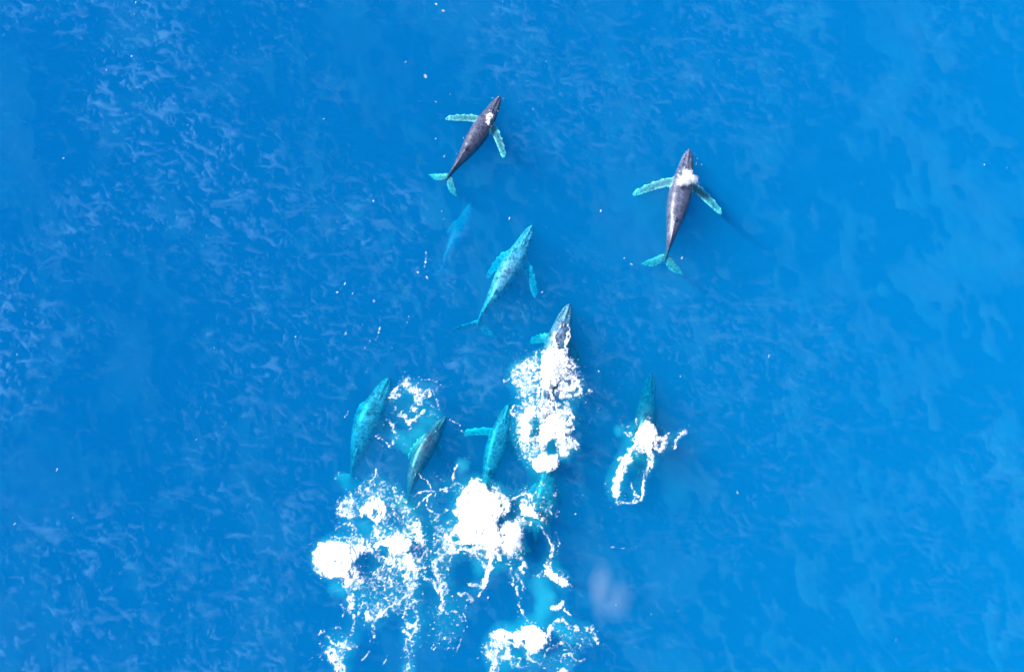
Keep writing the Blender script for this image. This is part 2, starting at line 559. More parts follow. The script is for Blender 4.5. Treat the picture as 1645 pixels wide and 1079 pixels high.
# whale in the middle: wash over the back
a = 'broad white wash over the back of the middle whale'
line(a, .78, 5, (882, 615), (872, 632), (862, 655))
line(a, .80, 4, (886, 618), (887, 640), (892, 662))
line(a, .70, 2.5, (903, 520), (895, 538), (890, 552))
line(a, .62, 2, (917, 512), (915, 535), (911, 555))
poly(a, 1.25, [(889, 552), (897, 562), (909, 560), (913, 585), (908, 606), (897, 615), (886, 622), (878, 628), (870, 618), (868, 590), (873, 570)], 6)
line(a, .95, 4, (893, 535), (889, 556), (882, 575))
line(a, .85, 3, (912, 535), (909, 552), (911, 568))
poly(a, .60, [(868, 562), (850, 568), (833, 582), (814, 604), (826, 625), (830, 640), (850, 634), (868, 622)], 6)
poly(a, .78, [(838, 588), (852, 578), (862, 580), (858, 592), (842, 595)], 5)
poly(a, .64, [(910, 572), (925, 580), (933, 602), (938, 616), (934, 634), (915, 645), (893, 642), (888, 625), (905, 610)], 6)
line(a, .42, 6, (930, 640), (944, 632), (950, 624))
line(a, .60, 4, (814, 607), (808, 611))
line(a, .82, 5, (868, 620), (858, 640), (848, 660))
line(a, .85, 4, (872, 628), (866, 652))
line(a, .75, 4, (884, 622), (886, 645))
hole(a, .1, [(877, 622), (879, 632), (879, 648), (873, 648), (874, 634)], 2)

b = 'large white foam ring behind the middle whale'
poly(b, 1.2, [(842, 655), (858, 645), (862, 655), (854, 680), (853, 700), (850, 718), (838, 712), (832, 690), (833, 670)], 5)
poly(b, 1.25, [(878, 668), (896, 665), (912, 682), (914, 705), (906, 712), (898, 705), (888, 706), (884, 722), (870, 726), (866, 705), (871, 685)], 5)
poly(b, 1.3, [(848, 736), (862, 732), (880, 728), (894, 734), (896, 748), (886, 756), (872, 759), (860, 757)], 5)
poly(b, .80, [(880, 726), (896, 724), (908, 712), (912, 726), (903, 738), (890, 736)], 4)
poly(b, .60, [(836, 640), (856, 630), (880, 640), (905, 645), (918, 660), (924, 690), (928, 708), (924, 722), (905, 742), (885, 758), (860, 758), (842, 738), (830, 710), (826, 680), (830, 655)], 6)
line(b, .72, 4, (905, 655), (917, 672), (922, 690))
line(b, .80, 4, (924, 702), (927, 712), (924, 722))
line(b, .70, 3, (838, 650), (826, 652), (823, 662), (830, 668))
hole(b, .25, [(858, 672), (866, 680), (864, 700), (856, 706), (855, 690)], 4)
hole(b, .05, [(882, 709), (890, 708), (895, 718), (893, 728), (884, 727), (880, 722)], 3)

# big central foam
c = 'biggest solid white foam in the middle of the foam field'
poly(c, .41, [(690, 850), (720, 830), (745, 870), (790, 885), (790, 925), (768, 900), (735, 895), (722, 925), (722, 965), (700, 950), (694, 900)], 9)
poly(c, 1.35, [(757, 764), (770, 768), (782, 780), (800, 792), (808, 806), (806, 826), (798, 842), (806, 858), (812, 872), (800, 880), (790, 892), (782, 876), (764, 872), (745, 872), (722, 874), (712, 866), (724, 850), (738, 838), (730, 822), (738, 806), (744, 785)], 6)
poly(c, .72, [(790, 780), (806, 788), (820, 800), (820, 818), (812, 830), (802, 826), (806, 806)], 4)
poly(c, .55, [(735, 782), (748, 778), (745, 800), (735, 806), (729, 795)], 4)
poly(c, .62, [(716, 850), (735, 838), (780, 868), (792, 890), (778, 884), (745, 884), (728, 892), (715, 890), (706, 876)], 5)
line(c, .95, 6, (783, 876), (786, 895), (787, 912), (781, 924), (773, 938))
line(c, .85, 5, (795, 880), (802, 900))
line(c, .60, 7, (722, 876), (712, 893), (702, 900), (698, 915), (706, 930), (712, 945), (714, 958), (710, 985))
line(c, .58, 5, (708, 878), (695, 890))
line(c, .80, 5, (685, 930), (698, 935), (706, 948))
line(c, .55, 6, (692, 884), (697, 905), (706, 925), (722, 942), (718, 952))
line(c, .62, 5, (728, 888), (748, 882), (766, 884), (776, 900), (783, 916))
line(c, .60, 6, (754, 938), (765, 940), (772, 940))
line(c, .5, 5, (740, 955), (752, 956), (758, 968))
line(c, .48, 4, (772, 942), (766, 956))
line(c, .45, 4, (722, 982), (738, 984), (745, 998), (735, 1002))
line(c, .40, 3, (750, 970), (748, 985))
hole(c, .3, [(724, 860), (736, 855), (744, 862), (732, 868)], 3)
hole(c, .2, [(748, 872), (762, 872), (757, 880)], 3)

# foam over the half hidden whale and the curl behind
d = 'foam cap over the half hidden whale beside the biggest foam'
poly(d, .34, [(822, 790), (850, 775), (892, 785), (896, 815), (885, 840), (860, 850), (830, 850)], 8)
poly(d, 1.1, [(838, 804), (852, 800), (864, 818), (866, 832), (852, 830), (836, 822)], 5)
line(d, .65, 4, (822, 802), (840, 792), (856, 798), (864, 815))
poly(d, .58, [(826, 825), (845, 828), (862, 836), (855, 846), (838, 842), (824, 846)], 5)
poly(d, 1.0, [(806, 846), (818, 834), (832, 838), (838, 850), (832, 866), (820, 882), (808, 888), (802, 868)], 5)
line(d, .5, 5, (868, 835), (880, 828), (888, 810))
line(d, .42, 5, (886, 812), (894, 795))
line(d, .40, 4, (866, 800), (878, 782), (870, 775))
line(d, .58, 3.5, (866, 842), (878, 860), (884, 880))
line(d, .42, 3, (890, 858), (898, 875), (894, 890))

e = 'curling white foam trail below the half hidden whale'
line(e, .75, 6, (886, 880), (882, 893), (880, 905))
poly(e, 1.0, [(874, 904), (884, 906), (892, 920), (905, 924), (912, 934), (922, 942), (908, 942), (892, 936), (880, 930), (872, 918)], 4)
line(e, .45, 5, (860, 922), (870, 918))
line(e, .90, 5, (888, 974), (900, 974), (906, 970))
line(e, .7, 2.5, (904, 968), (912, 978), (919, 985))
line(e, .85, 5, (836, 897), (841, 905), (838, 912), (842, 917))
line(e, .55, 6, (832, 918), (838, 930), (840, 945))
line(e, .55, 5, (820, 912), (826, 925), (822, 940))
line(e, .50, 4.5, (828, 945), (834, 960), (836, 972), (838, 985), (848, 994), (862, 1001))
line(e, .45, 4, (812, 905), (826, 905))

# the foam field at the lower left
f = 'wide torn foam field at the lower left of the pod'
poly(f, .42, [(545, 800), (575, 775), (610, 765), (645, 785), (680, 835), (692, 880), (690, 925), (660, 960), (620, 950), (585, 955), (560, 870)], 9)
poly(f, .34, [(640, 960), (672, 955), (680, 1000), (672, 1040), (660, 1090), (640, 1090), (645, 1010)], 8)
poly(f, .30, [(680, 970), (740, 950), (750, 990), (735, 1050), (690, 1050)], 10)
poly(f, .38, [(575, 930), (640, 920), (672, 960), (650, 985), (600, 990), (570, 980)], 9)
poly(f, 1.2, [(578, 818), (590, 806), (606, 800), (618, 808), (624, 820), (615, 835), (604, 838), (596, 832), (588, 826), (578, 828)], 5)
poly(f, .62, [(543, 805), (556, 794), (568, 802), (572, 815), (580, 825), (564, 832), (548, 832), (540, 820)], 5)
poly(f, 1.3, [(596, 874), (612, 864), (632, 858), (646, 862), (660, 872), (664, 880), (654, 890), (640, 888), (628, 892), (620, 880), (606, 880)], 5)
poly(f, .66, [(602, 838), (612, 838), (622, 850), (640, 850), (650, 862), (612, 866), (598, 860)], 5)
poly(f, .66, [(650, 842), (664, 834), (676, 840), (684, 856), (680, 868), (670, 862), (660, 856)], 5)
poly(f, .58, [(556, 870), (576, 862), (596, 870), (602, 885), (586, 890), (574, 900), (566, 888)], 5)
poly(f, .60, [(600, 888), (624, 890), (660, 890), (674, 900), (668, 918), (650, 918), (634, 916), (618, 906), (605, 898)], 6)
poly(f, .62, [(652, 915), (672, 905), (676, 930), (664, 950), (654, 950), (650, 932)], 5)
poly(f, .40, [(572, 782), (590, 762), (606, 756), (630, 772), (648, 790), (650, 810), (635, 822), (618, 800), (590, 800), (562, 806)], 7)
line(f, .70, 4, (630, 782), (640, 795), (644, 808), (642, 818))
line(f, .60, 3.5, (606, 754), (600, 768), (594, 778), (592, 790))
line(f, .62, 3, (572, 801), (588, 802), (600, 800))
line(f, .58, 4, (540, 850), (555, 842), (568, 846), (578, 852))
line(f, .46, 7, (576, 850), (590, 850), (596, 868))
line(f, .50, 6, (552, 864), (574, 866), (592, 868))
line(f, .42, 7, (575, 900), (600, 922), (595, 935))
line(f, .40, 6, (600, 935), (615, 925), (628, 935), (640, 928))
line(f, .55, 5, (662, 948), (652, 962), (654, 970))
line(f, .62, 4, (636, 970), (646, 962), (652, 952))
line(f, .50, 3.5, (628, 975), (642, 968))
line(f, .55, 5, (650, 970), (648, 988), (650, 1000), (658, 1006), (668, 1004), (674, 995), (668, 982), (660, 968))
line(f, .70, 6, (652, 1012), (660, 1024), (670, 1014), (670, 1004))
line(f, .52, 4.5, (655, 1026), (652, 1040), (656, 1052), (657, 1064), (652, 1079), (645, 1090))
line(f, .35, 4, (664, 1045), (664, 1040))
line(f, .42, 5, (668, 966), (676, 955), (678, 940))
poly(f, .66, [(588, 984), (598, 978), (606, 986), (622, 976), (626, 984), (610, 994), (606, 1004), (596, 1000), (588, 1000)], 4)
line(f, .62, 4, (612, 986), (626, 976), (638, 968))
line(f, .42, 9, (598, 1002), (606, 1014), (600, 1018))
hole(f, .15, [(598, 818), (606, 818), (610, 828), (602, 832)], 3)
hole(f, .15, [(608, 876), (620, 876), (622, 890), (610, 892)], 3)
hole(f, .05, [(570, 828), (596, 832), (596, 852), (586, 862), (572, 848)], 4)
hole(f, .1, [(576, 896), (600, 890), (606, 904), (598, 920), (580, 912)], 5)

# thin web of filaments between the fields
w = 'thin web of foam threads beside the slim rolled whale'
line(w, .55, 2.4, (673, 760), (682, 770), (690, 780), (692, 787), (686, 796))
line(w, .60, 3.0, (662, 797), (674, 787), (690, 785), (702, 790), (716, 784), (730, 780), (740, 778))
line(w, .60, 2.6, (692, 788), (680, 798), (665, 815))
line(w, .55, 3.0, (685, 796), (688, 812), (694, 820), (701, 828), (712, 822), (720, 818))
line(w, .45, 3.0, (697, 792), (694, 812), (690, 830))
line(w, .50, 2.6, (701, 828), (694, 842))
line(w, .45, 3.0, (702, 830), (706, 842))
line(w, .62, 4.0, (738, 744), (732, 752), (728, 765), (729, 775))
line(w, .5, 6, (715, 786), (726, 790), (732, 788))
line(w, .34, 6, (702, 772), (712, 770), (720, 771))
line(w, .44, 6, (705, 852), (716, 838), (728, 834))
line(w, .38, 7, (700, 862), (708, 846))

# solid foam cut by the left edge of the clip
h = 'round solid white foam left of the torn foam field'
poly(h, 1.4, [(508, 872), (530, 868), (552, 872), (568, 880), (572, 896), (566, 912), (556, 925), (540, 928), (522, 924), (506, 914), (500, 892)], 6)
poly(h, .66, [(548, 922), (566, 908), (580, 918), (586, 935), (575, 948), (560, 952), (552, 945)], 5)
line(h, .62, 9, (566, 945), (566, 962), (564, 980))
line(h, .46, 6, (566, 978), (568, 1000), (566, 1020))
line(h, .50, 3, (552, 968), (554, 990))
line(h, .44, 4, (528, 866), (540, 862), (556, 868))
line(h, .42, 5, (585, 960), (580, 978), (576, 990))

j = 'lacy foam patch at the bottom left corner of the field'
poly(j, .62, [(520, 1040), (540, 1036), (550, 1026), (562, 1022), (570, 1034), (562, 1044), (552, 1052), (556, 1070), (552, 1095), (538, 1095), (534, 1070), (524, 1056)], 6)
line(j, .55, 5, (562, 1042), (574, 1034))
line(j, .50, 6, (520, 1012), (530, 1026), (540, 1036))
line(j, .40, 5, (538, 1010), (548, 1000))
line(j, .36, 5, (515, 1050), (500, 1062))

t_ = 'white foam patch at the bottom of the frame'
poly(t_, .33, [(885, 1010), (915, 1000), (958, 1012), (955, 1040), (920, 1062), (880, 1075), (820, 1085), (810, 1060), (870, 1045)], 9)
poly(t_, 1.35, [(795, 1014), (808, 1010), (822, 1016), (838, 1006), (856, 1003), (870, 1010), (877, 1022), (876, 1034), (862, 1048), (852, 1052), (842, 1040), (826, 1036), (806, 1028)], 5)
poly(t_, .68, [(790, 1018), (806, 1018), (822, 1036), (818, 1056), (802, 1066), (794, 1090), (784, 1090), (788, 1064), (776, 1050), (776, 1040)], 5)
line(t_, .9, 5, (815, 1040), (820, 1058))
line(t_, .9, 6, (850, 1040), (852, 1055))
line(t_, .56, 5, (822, 1056), (838, 1058), (846, 1052))
line(t_, .50, 5, (846, 1056), (868, 1065))
line(t_, .46, 7, (820, 1062), (832, 1072), (846, 1070), (852, 1085))
line(t_, .66, 5, (876, 1022), (886, 1008), (894, 998), (906, 992), (912, 998))
line(t_, .58, 7, (882, 1018), (888, 1006))
line(t_, .46, 4, (884, 1024), (880, 1040), (872, 1056))
line(t_, .42, 7, (905, 995), (918, 1008), (930, 1012))
line(t_, .52, 6, (942, 1010), (950, 1008), (956, 1024), (962, 1034))
line(t_, .46, 4, (925, 1008), (928, 1024))
line(t_, .40, 5, (895, 1008), (900, 1022), (892, 1034))
line(t_, .46, 3, (908, 1022), (914, 1026), (918, 1018))
line(t_, .44, 3, (926, 1032), (938, 1040))
line(t_, .50, 3, (916, 1050), (926, 1060), (938, 1056))
line(t_, .45, 3, (918, 1066), (928, 1070))
poly(t_, .8, [(900, 1070), (910, 1068), (914, 1090), (896, 1090)], 4)
hole(t_, .25, [(812, 1022), (822, 1026), (828, 1034), (818, 1032)], 3)
hole(t_, .0, [(824, 1046), (836, 1044), (842, 1054), (830, 1056)], 3)
hole(t_, .25, [(838, 1030), (846, 1030), (846, 1040), (840, 1040)], 3)

# loose foam right of the broad turquoise whale
v = 'loose lacy foam ring between the two left whales'
poly(v, .50, [(630, 628), (640, 622), (650, 600), (660, 612), (670, 624), (684, 620), (692, 632), (680, 645), (672, 650), (662, 638), (650, 632), (640, 640), (632, 645), (624, 640)], 5)
line(v, .60, 5, (626, 640), (632, 630), (648, 622), (664, 626))
line(v, .70, 6, (664, 626), (672, 636), (676, 648))
line(v, .62, 5, (678, 628), (688, 624), (688, 636), (680, 642))
line(v, .58, 4, (672, 645), (660, 658), (648, 668))
poly(v, .9, [(664, 654), (674, 654), (672, 664), (664, 662)], 3)
line(v, .66, 4, (650, 668), (654, 680), (668, 676), (676, 668), (682, 660))
line(v, .62, 3, (655, 680), (658, 690))
line(v, .48, 7, (640, 666), (650, 664))
line(v, .48, 3, (632, 648), (634, 656), (628, 660))
line(v, .60, 5, (626, 676), (632, 680), (633, 684))
line(v, .5, 5, (622, 673), (630, 678), (636, 694), (638, 702), (630, 708), (626, 714))
line(v, .46, 5, (604, 700), (614, 706), (626, 712))
line(v, .44, 4, (676, 608), (690, 610), (702, 614), (704, 622))
line(v, .46, 5, (694, 624), (700, 640), (706, 650), (708, 656))
line(v, .50, 4, (692, 652), (702, 655), (710, 660))
line(v, .42, 5, (690, 660), (700, 666), (704, 672))
line(v, .44, 3.5, (722, 676), (732, 680), (738, 684), (744, 698))
line(v, .35, 5, (732, 692), (738, 688))
line(v, .35, 5, (644, 708), (648, 716))

z = 'white wash and open foam ring behind the right hand whale'
poly(z, 1.35, [(1034, 680), (1044, 676), (1052, 686), (1058, 696), (1054, 708), (1050, 720), (1036, 720), (1022, 720), (1016, 712), (1022, 700), (1028, 690)], 5)
line(z, .62, 3, (1022, 674), (1024, 684))
poly(z, .62, [(1054, 694), (1066, 698), (1076, 698), (1070, 712), (1064, 726), (1054, 726), (1050, 715)], 4)
line(z, .66, 5, (1086, 718), (1086, 710), (1092, 702), (1098, 696), (1102, 688))
line(z, .42, 5, (996, 676), (1004, 686), (1014, 686))
line(z, .5, 6, (1006, 696), (1012, 702))
line(z, 1.15, 8, (1018, 726), (1008, 742), (998, 758), (992, 772), (991, 792))
line(z, .85, 5, (1000, 736), (994, 742))
line(z, .90, 6, (1046, 722), (1050, 738), (1046, 748))
line(z, .66, 5, (1044, 735), (1040, 752), (1036, 768))
line(z, 1.0, 5, (1036, 772), (1034, 788), (1030, 802))
poly(z, .66, [(1018, 718), (1044, 718), (1048, 735), (1036, 732), (1028, 732), (1016, 740)], 4)
line(z, .80, 5, (990, 790), (988, 806), (996, 808))
line(z, .66, 4, (996, 808), (1010, 812), (1020, 806), (1024, 796))
line(z, .66, 4, (1024, 806), (1032, 802))
line(z, .62, 3, (1014, 776), (1018, 786), (1023, 796), (1020, 806))
line(z, .36, 5, (978, 764), (976, 774))


a = 'thin white wash on the shoulder of the leading dark whale'
poly(a, 1.1, [(786, 184), (791, 186), (791, 195), (787, 202), (781, 201), (778, 196), (782, 189)], 2.5)
line(a, .42, 2.5, (780, 197), (772, 206))
line(a, .36, 2.5, (796, 156), (802, 154), (808, 158))
line(a, .36, 2.0, (798, 178), (803, 168), (806, 160))
line(a, .40, 2.0, (780, 225), (783, 226))
a = 'broken white wash along the waterline of the dark whale on the right'
line(a, .34, 2.2, (1083, 275), (1077, 290))
line(a, .36, 2, (1070, 318), (1067, 332))
line(a, .42, 2.5, (1107, 300), (1105, 312))
line(a, .36, 2.5, (1112, 246), (1118, 252), (1122, 262))
poly(a, .45, [(1092, 272), (1106, 274), (1104, 282), (1090, 290), (1086, 284)], 3)

# flecks and short streaks of old foam scattered over the open sea
rf = random.Random(5)
fl = 'scattered flecks and short streaks of old foam on the open sea'
for x, y, w_ in [(600, 322, 2), (596, 312, 1.4), (683, 122, 3), (713, 18, 2.4), (700, 8, 2), (651, 100, 1.4), (760, 140, 1.4), (723, 152, 1.4), (701, 164, 1.6), (966, 337, 1.6),
                  (856, 175, 1.5), (744, 222, 1.4), (700, 224, 1.4), (715, 250, 1.5), (672, 438, 2), (685, 445, 2), (555, 455, 2), (601, 483, 2.5), (567, 470, 1.5), (582, 520, 1.5), (541, 470, 2),
                  (962, 597, 2.2), (962, 655, 1.6), (971, 672, 1.4), (925, 825, 1.8), (896, 820, 1.6), (935, 795, 1.8), (930, 805, 1.6), (784, 960, 1.5), (870, 470, 1.4), (1092, 603, 1.4),
                  (942, 645, 1.5), (1003, 415, 2), (1015, 425, 2), (1097, 412, 2), (990, 970, 1.4), (970, 985, 1.4), (950, 965, 1.5), (1046, 985, 1.4)]:
    line(fl, .62 if w_ > 1.9 else .5, w_, (x, y), (x + rf.uniform(-2, 2), y + rf.uniform(-2, 2.5)))
for i in range(170):
    x, y = rf.uniform(0, 1645), rf.uniform(0, 1079)
    keep = .9 if (x < 760 and y < 600) else (.65 if y > 620 and x < 1000 else .30)
    if rf.random() > keep:
        continue
    ln, a_ = rf.choice((1, 1, 2, 3, 4)), math.radians(rf.gauss(112, 22))
    line(fl, rf.choice((.34, .40, .5)), rf.choice((1.1, 1.3, 1.7)), (x, y), (x + ln * math.cos(a_), y + ln * math.sin(a_) * rf.uniform(.7, 1.3)))
for x, y, dx, dy, a_ in [(541, 818, 8, -9, .6), (560, 660, -6, 10, .4), (538, 770, 7, -12, .4), (593, 1046, -12, 14, .7), (622, 1052, -8, 16, .45), (594, 1025, -3, 14, .4), (980, 878, 22, 2, .38), (610, 525, -8, 22, .4),
                         (682, 430, 2, -28, .42), (653, 520, 4, -14, .36), (744, 985, 4, 12, .5), (742, 1020, -8, 24, .45), (706, 1026, 3, -14, .4), (716, 960, 8, 8, .4), (557, 530, -6, 12, .45), (585, 560, 9, -14, .35)]:
    line(fl, a_ * .85, 2.2, (x, y), (x + dx * .5 + 1.5, y + dy * .5), (x + dx, y + dy))

# --- evaluate the fields
def hash2(ix, iy, k):
    h_ = np.sin(ix * 127.1 + iy * 311.7 + k * 74.7) * 43758.5453
    return h_ - np.floor(h_)


def vnoise(x, y, k=0):
    ix, iy = np.floor(x), np.floor(y)
    fx, fy = x - ix, y - iy
    fx, fy = fx * fx * (3 - 2 * fx), fy * fy * (3 - 2 * fy)
    return ((hash2(ix, iy, k) * (1 - fx) + hash2(ix + 1, iy, k) * fx) * (1 - fy) + (hash2(ix, iy + 1, k) * (1 - fx) + hash2(ix + 1, iy + 1, k) * fx) * fy)


def fbm(x, y, k=0, octv=4):
    s_, a_ = 0, .5
    for i in range(octv):
        s_ = s_ + a_ * vnoise(x * 2 ** i, y * 2 ** i, k + i * 13)
        a_ *= .5
    return s_ / (1 - .5 ** octv)


def ridge(x, y, k):
    """About the distance to the walls between irregular cells, in cells."""
    ix, iy = np.floor(x), np.floor(y)
    f1 = np.full(x.shape, 9.0); f2 = f1.copy()
    for ox in (-1, 0, 1):
        for oy in (-1, 0, 1):
            cx, cy = ix + ox, iy + oy
            d_ = np.hypot(cx + hash2(cx, cy, k) - x, cy + hash2(cx, cy, k + 5) - y)
            f2 = np.where(d_ < f1, f1, np.minimum(f2, d_)); f1 = np.minimum(f1, d_)
    return (f2 - f1) * .5


def seg_d(x, y, a_, b_):
    v_ = b_ - a_
    t = np.clip(((x - a_[0]) * v_[0] + (y - a_[1]) * v_[1]) / max(v_ @ v_, 1e-9), 0, 1)
    return np.hypot(x - a_[0] - t * v_[0], y - a_[1] - t * v_[1])


def sdf(x, y, P):
    d_ = np.full(x.shape, 1e9); ins = np.zeros(x.shape, bool)
    for i in range(len(P)):
        a_, b_ = P[i], P[(i + 1) % len(P)]
        d_ = np.minimum(d_, seg_d(x, y, a_, b_))
        cnd = (a_[1] > y) != (b_[1] > y)
        ins ^= cnd & (x < (b_[0] - a_[0]) * (y - a_[1]) / ((b_[1] - a_[1]) or 1e-9) + a_[0])
    return np.where(ins, -d_, d_)


def smooth(t):
    t = np.clip(t, 0, 1)
    return t * t * (3 - 2 * t)


WHALES = [o for o in bpy.data.objects if o.name.startswith('humpback_whale')]


def drape(x, y, base):
    """Lift foam that washes over a whale onto the animal's back."""
    out = base.copy()
    for o in WHALES:
        loc = np.array(o.location)
        bb = np.array([list(c) for c in o.bound_box]) + loc
        if bb[:, 2].max() < -.6:
            continue
        m_ = np.where((x > bb[:, 0].min()) & (x < bb[:, 0].max()) & (y > bb[:, 1].min()) & (y < bb[:, 1].max()))[0]
        for i in m_:
            hit, p, nr, fi = o.ray_cast(Vector((x[i] - loc[0], y[i] - loc[1], 6.0)), Vector((0, 0, -1)))
            if hit:
                out[i] = max(out[i], p.z + loc[2] + .03)
    return out


class Field:
    """The foam of one stretch of sea, on a grid in metres."""

    def __init__(self, x0, x1, y0, y1, names, cell):
        self.cell = cell
        c = [at(x_, y_) for x_ in (x0, x1) for y_ in (y0, y1)]
        gx = np.arange(min(p[0] for p in c), max(p[0] for p in c), cell)
        gy = np.arange(min(p[1] for p in c), max(p[1] for p in c), cell)
        self.GX, self.GY = GX, GY = np.meshgrid(gx, gy)
        PX, PY = px_of(GX, GY)
        # wobble the layout so that no drawn edge stays straight
        wob = lambda k: 9 * (fbm(GX * .55, GY * .55, k, 2) - .5) + 9 * (fbm(GX * 1.7, GY * 1.7, k + 10, 3) - .5)
        QX, QY = PX + wob(51), PY + wob(71)
        self.QX, self.QY = QX, QY
        A = np.zeros(GX.shape); WHO = np.full(GX.shape, -1)
        for pi, nm in enumerate(names):
            holes = []
            Ap = np.zeros(GX.shape)
            for kind, amp, P, w_ in PATCH[nm]:
                mg = 26 if nm != fl else 9
                m0 = [at(P[:, 0].min() - mg, P[:, 1].max() + mg), at(P[:, 0].max() + mg, P[:, 1].min() - mg)]
                i0, i1 = np.searchsorted(gx, (m0[0][0], m0[1][0])); j0, j1 = np.searchsorted(gy, (m0[0][1], m0[1][1]))
                if i1 <= i0 or j1 <= j0:
                    continue
                sl = (slice(j0, j1), slice(i0, i1))
                x, y = (QX[sl], QY[sl]) if nm != fl else (PX[sl], PY[sl])
                if kind == 'l':
                    d_ = np.min([seg_d(x, y, P[i], P[i + 1]) for i in range(len(P) - 1)], axis=0)
                    val = amp * np.exp(-(d_ / (w_ * .85)) ** 2)
                    val = np.maximum(val, .20 * np.exp(-(d_ / (w_ * 2.2)) ** 2))
                else:
                    d_ = sdf(x, y, P)
                    val = amp * smooth(.5 - d_ / (2 * w_))
                    if kind == 'p':
                        val = np.maximum(val, min(.40, amp * .6) * np.exp(-np.clip(d_, 0, None) / 8))
                if kind == 'h':
                    holes.append((sl, smooth(.5 - d_ / (2 * w_)), amp))
                else:
                    Ap[sl] = np.maximum(Ap[sl], val)
            for sl, mk, amp in holes:
                Ap[sl] = Ap[sl] * (1 - mk) + np.minimum(Ap[sl], amp) * mk
            WHO = np.where(Ap > A, pi, WHO); A = np.maximum(A, Ap)
        self.A, self.WHO, self.names = A, WHO, names
        jj, ii = np.where(A > .08)
        gxm, gym = GX[jj, ii], GY[jj, ii]
        wx = gxm + 2.6 * (fbm(gxm * .9, gym * .9, 3) - .5) + .7 * (fbm(gxm * 3, gym * 3, 8, 3) - .5)
        wy = gym + 2.6 * (fbm(gxm * .9, gym * .9, 23) - .5) + .7 * (fbm(gxm * 3, gym * 3, 28, 3) - .5)
        a_ = A[jj, ii]
        V = lambda q_, k_: np.clip(3.0 * fbm(gxm * q_, gym * q_, k_) - .55, 0.0, 1.9)
        F = [c_ * (a_ - t_) * V(v_, 131 + 20 * i) - ridge(wx * f_, wy * f_, i + 1) / f_
             for i, (f_, c_, t_, v_) in enumerate(((.48, .33, .19, .9), (.95, .30, .26, 1.5), (1.9, .26, .31, 2.6), (3.6, .18, .36, 3.5)))]
        F.append(1.0 * (a_ - .98) + .50 * (fbm(gxm * 1.8, gym * 1.8, 191) - .5) + .22 * (fbm(gxm * 6, gym * 6, 195) - .5))
        F.append(.22 * (a_ - .34) + .5 * (fbm(gxm * 5, gym * 5, 205, 3) - .66))        # loose crumbs of froth
        FLD = np.full(GX.shape, -1.0)
        FLD[jj, ii] = np.maximum.reduce(F)
        if names == [fl]:
            FLD[jj, ii] = .35 * (a_ - .28) + .16 * (fbm(gxm * 5, gym * 5, 7) - .5)
        self.FLD = FLD

    def build(self, pi, mat):
        """Surface over the cells where the field is positive, its rim pulled onto the field's zero line."""
        FL, cell = self.FLD, self.cell
        cellm = (FL[:-1, :-1] + FL[:-1, 1:] + FL[1:, 1:] + FL[1:, :-1] > 0) & (self.WHO == pi)[:-1, :-1]
        if not cellm.any():
            return None
        idx = np.arange(FL.size).reshape(FL.shape)
        q_ = np.stack([idx[:-1, :-1], idx[:-1, 1:], idx[1:, 1:], idx[1:, :-1]], -1)[cellm]
        used, inv = np.unique(q_, return_inverse=True)
        q_ = inv.reshape(-1, 4)
        cnt = np.bincount(q_.ravel(), minlength=len(used))      # rim vertices belong to fewer than four cells
        gyv, gxv = np.gradient(FL, cell)
        fx, fy, fv = gxv.ravel()[used], gyv.ravel()[used], FL.ravel()[used]
        rim = cnt < 4
        g2 = fx * fx + fy * fy + 1e-6
        st = np.clip(fv / np.sqrt(g2), -.6 * cell, .6 * cell) / np.sqrt(g2)
        x, y = self.GX.ravel()[used].copy(), self.GY.ravel()[used].copy()
        x[rim] -= (fx * st)[rim]; y[rim] -= (fy * st)[rim]
        fv = np.where(rim, 0, np.maximum(fv, 0))
        hn = fbm(x * 2.2, y * 2.2, 91)
        z_ = drape(x, y, wave(x, y)) - .02 + .30 * np.clip(fv, 0, .9) ** .8 * (.35 + 1.3 * hn) + np.where(rim, 0, .22 * (fbm(x * 5.5, y * 5.5, 97, 3) - .5) * np.clip(fv * 6, 0, 1))
        org = np.array([x.mean(), y.mean(), 0.0])
        o = mesh_obj('sea_foam', np.stack([x, y, z_], -1) - org, q_, mat)
        o.location = org
        at_ = o.data.attributes.new('cover', 'FLOAT', 'POINT')
        thin = np.clip(.95 * (1.2 - self.A.ravel()[used]), .0, .85)     # lacy stretches are thin films, solid ones opaque
        cvr = np.clip(.12 + fv / .06, 0, 1) * np.clip(1 - thin * np.clip(1.9 * fbm(x * 3.2, y * 3.2, 99, 3) - .15, 0, 1.3), .12, 1)
        pit = np.clip((fbm(x * 2.4, y * 2.4, 611) - .55) * 7, 0, .92) * np.clip((1.32 - self.A.ravel()[used]) / .3, 0, 1)
        cvr = cvr * (1 - pit * (self.names != [fl]))
        at_.data.foreach_set('value', np.clip(cvr * (.75 if self.names == [fl] else 1.0), 0, 1).astype(np.float32))
        return tag(o, self.names[pi], 'foam', 'patches of white foam on the sea', 'stuff')


small = [nm for nm in PATCH if 'wash on the shoulder' in nm or 'waterline' in nm]
main = [nm for nm in PATCH if nm not in small and nm != fl]
FIELD = Field(480, 1130, 520, 1110, main, .05)
for fld in (FIELD, Field(710, 830, 140, 300, small[:1], .04), Field(1050, 1140, 230, 400, small[1:], .04), Field(0, 1645, 0, 1079, [fl], .07)):
    for pi in range(len(fld.names)):
        fld.build(pi, M_FOAM)


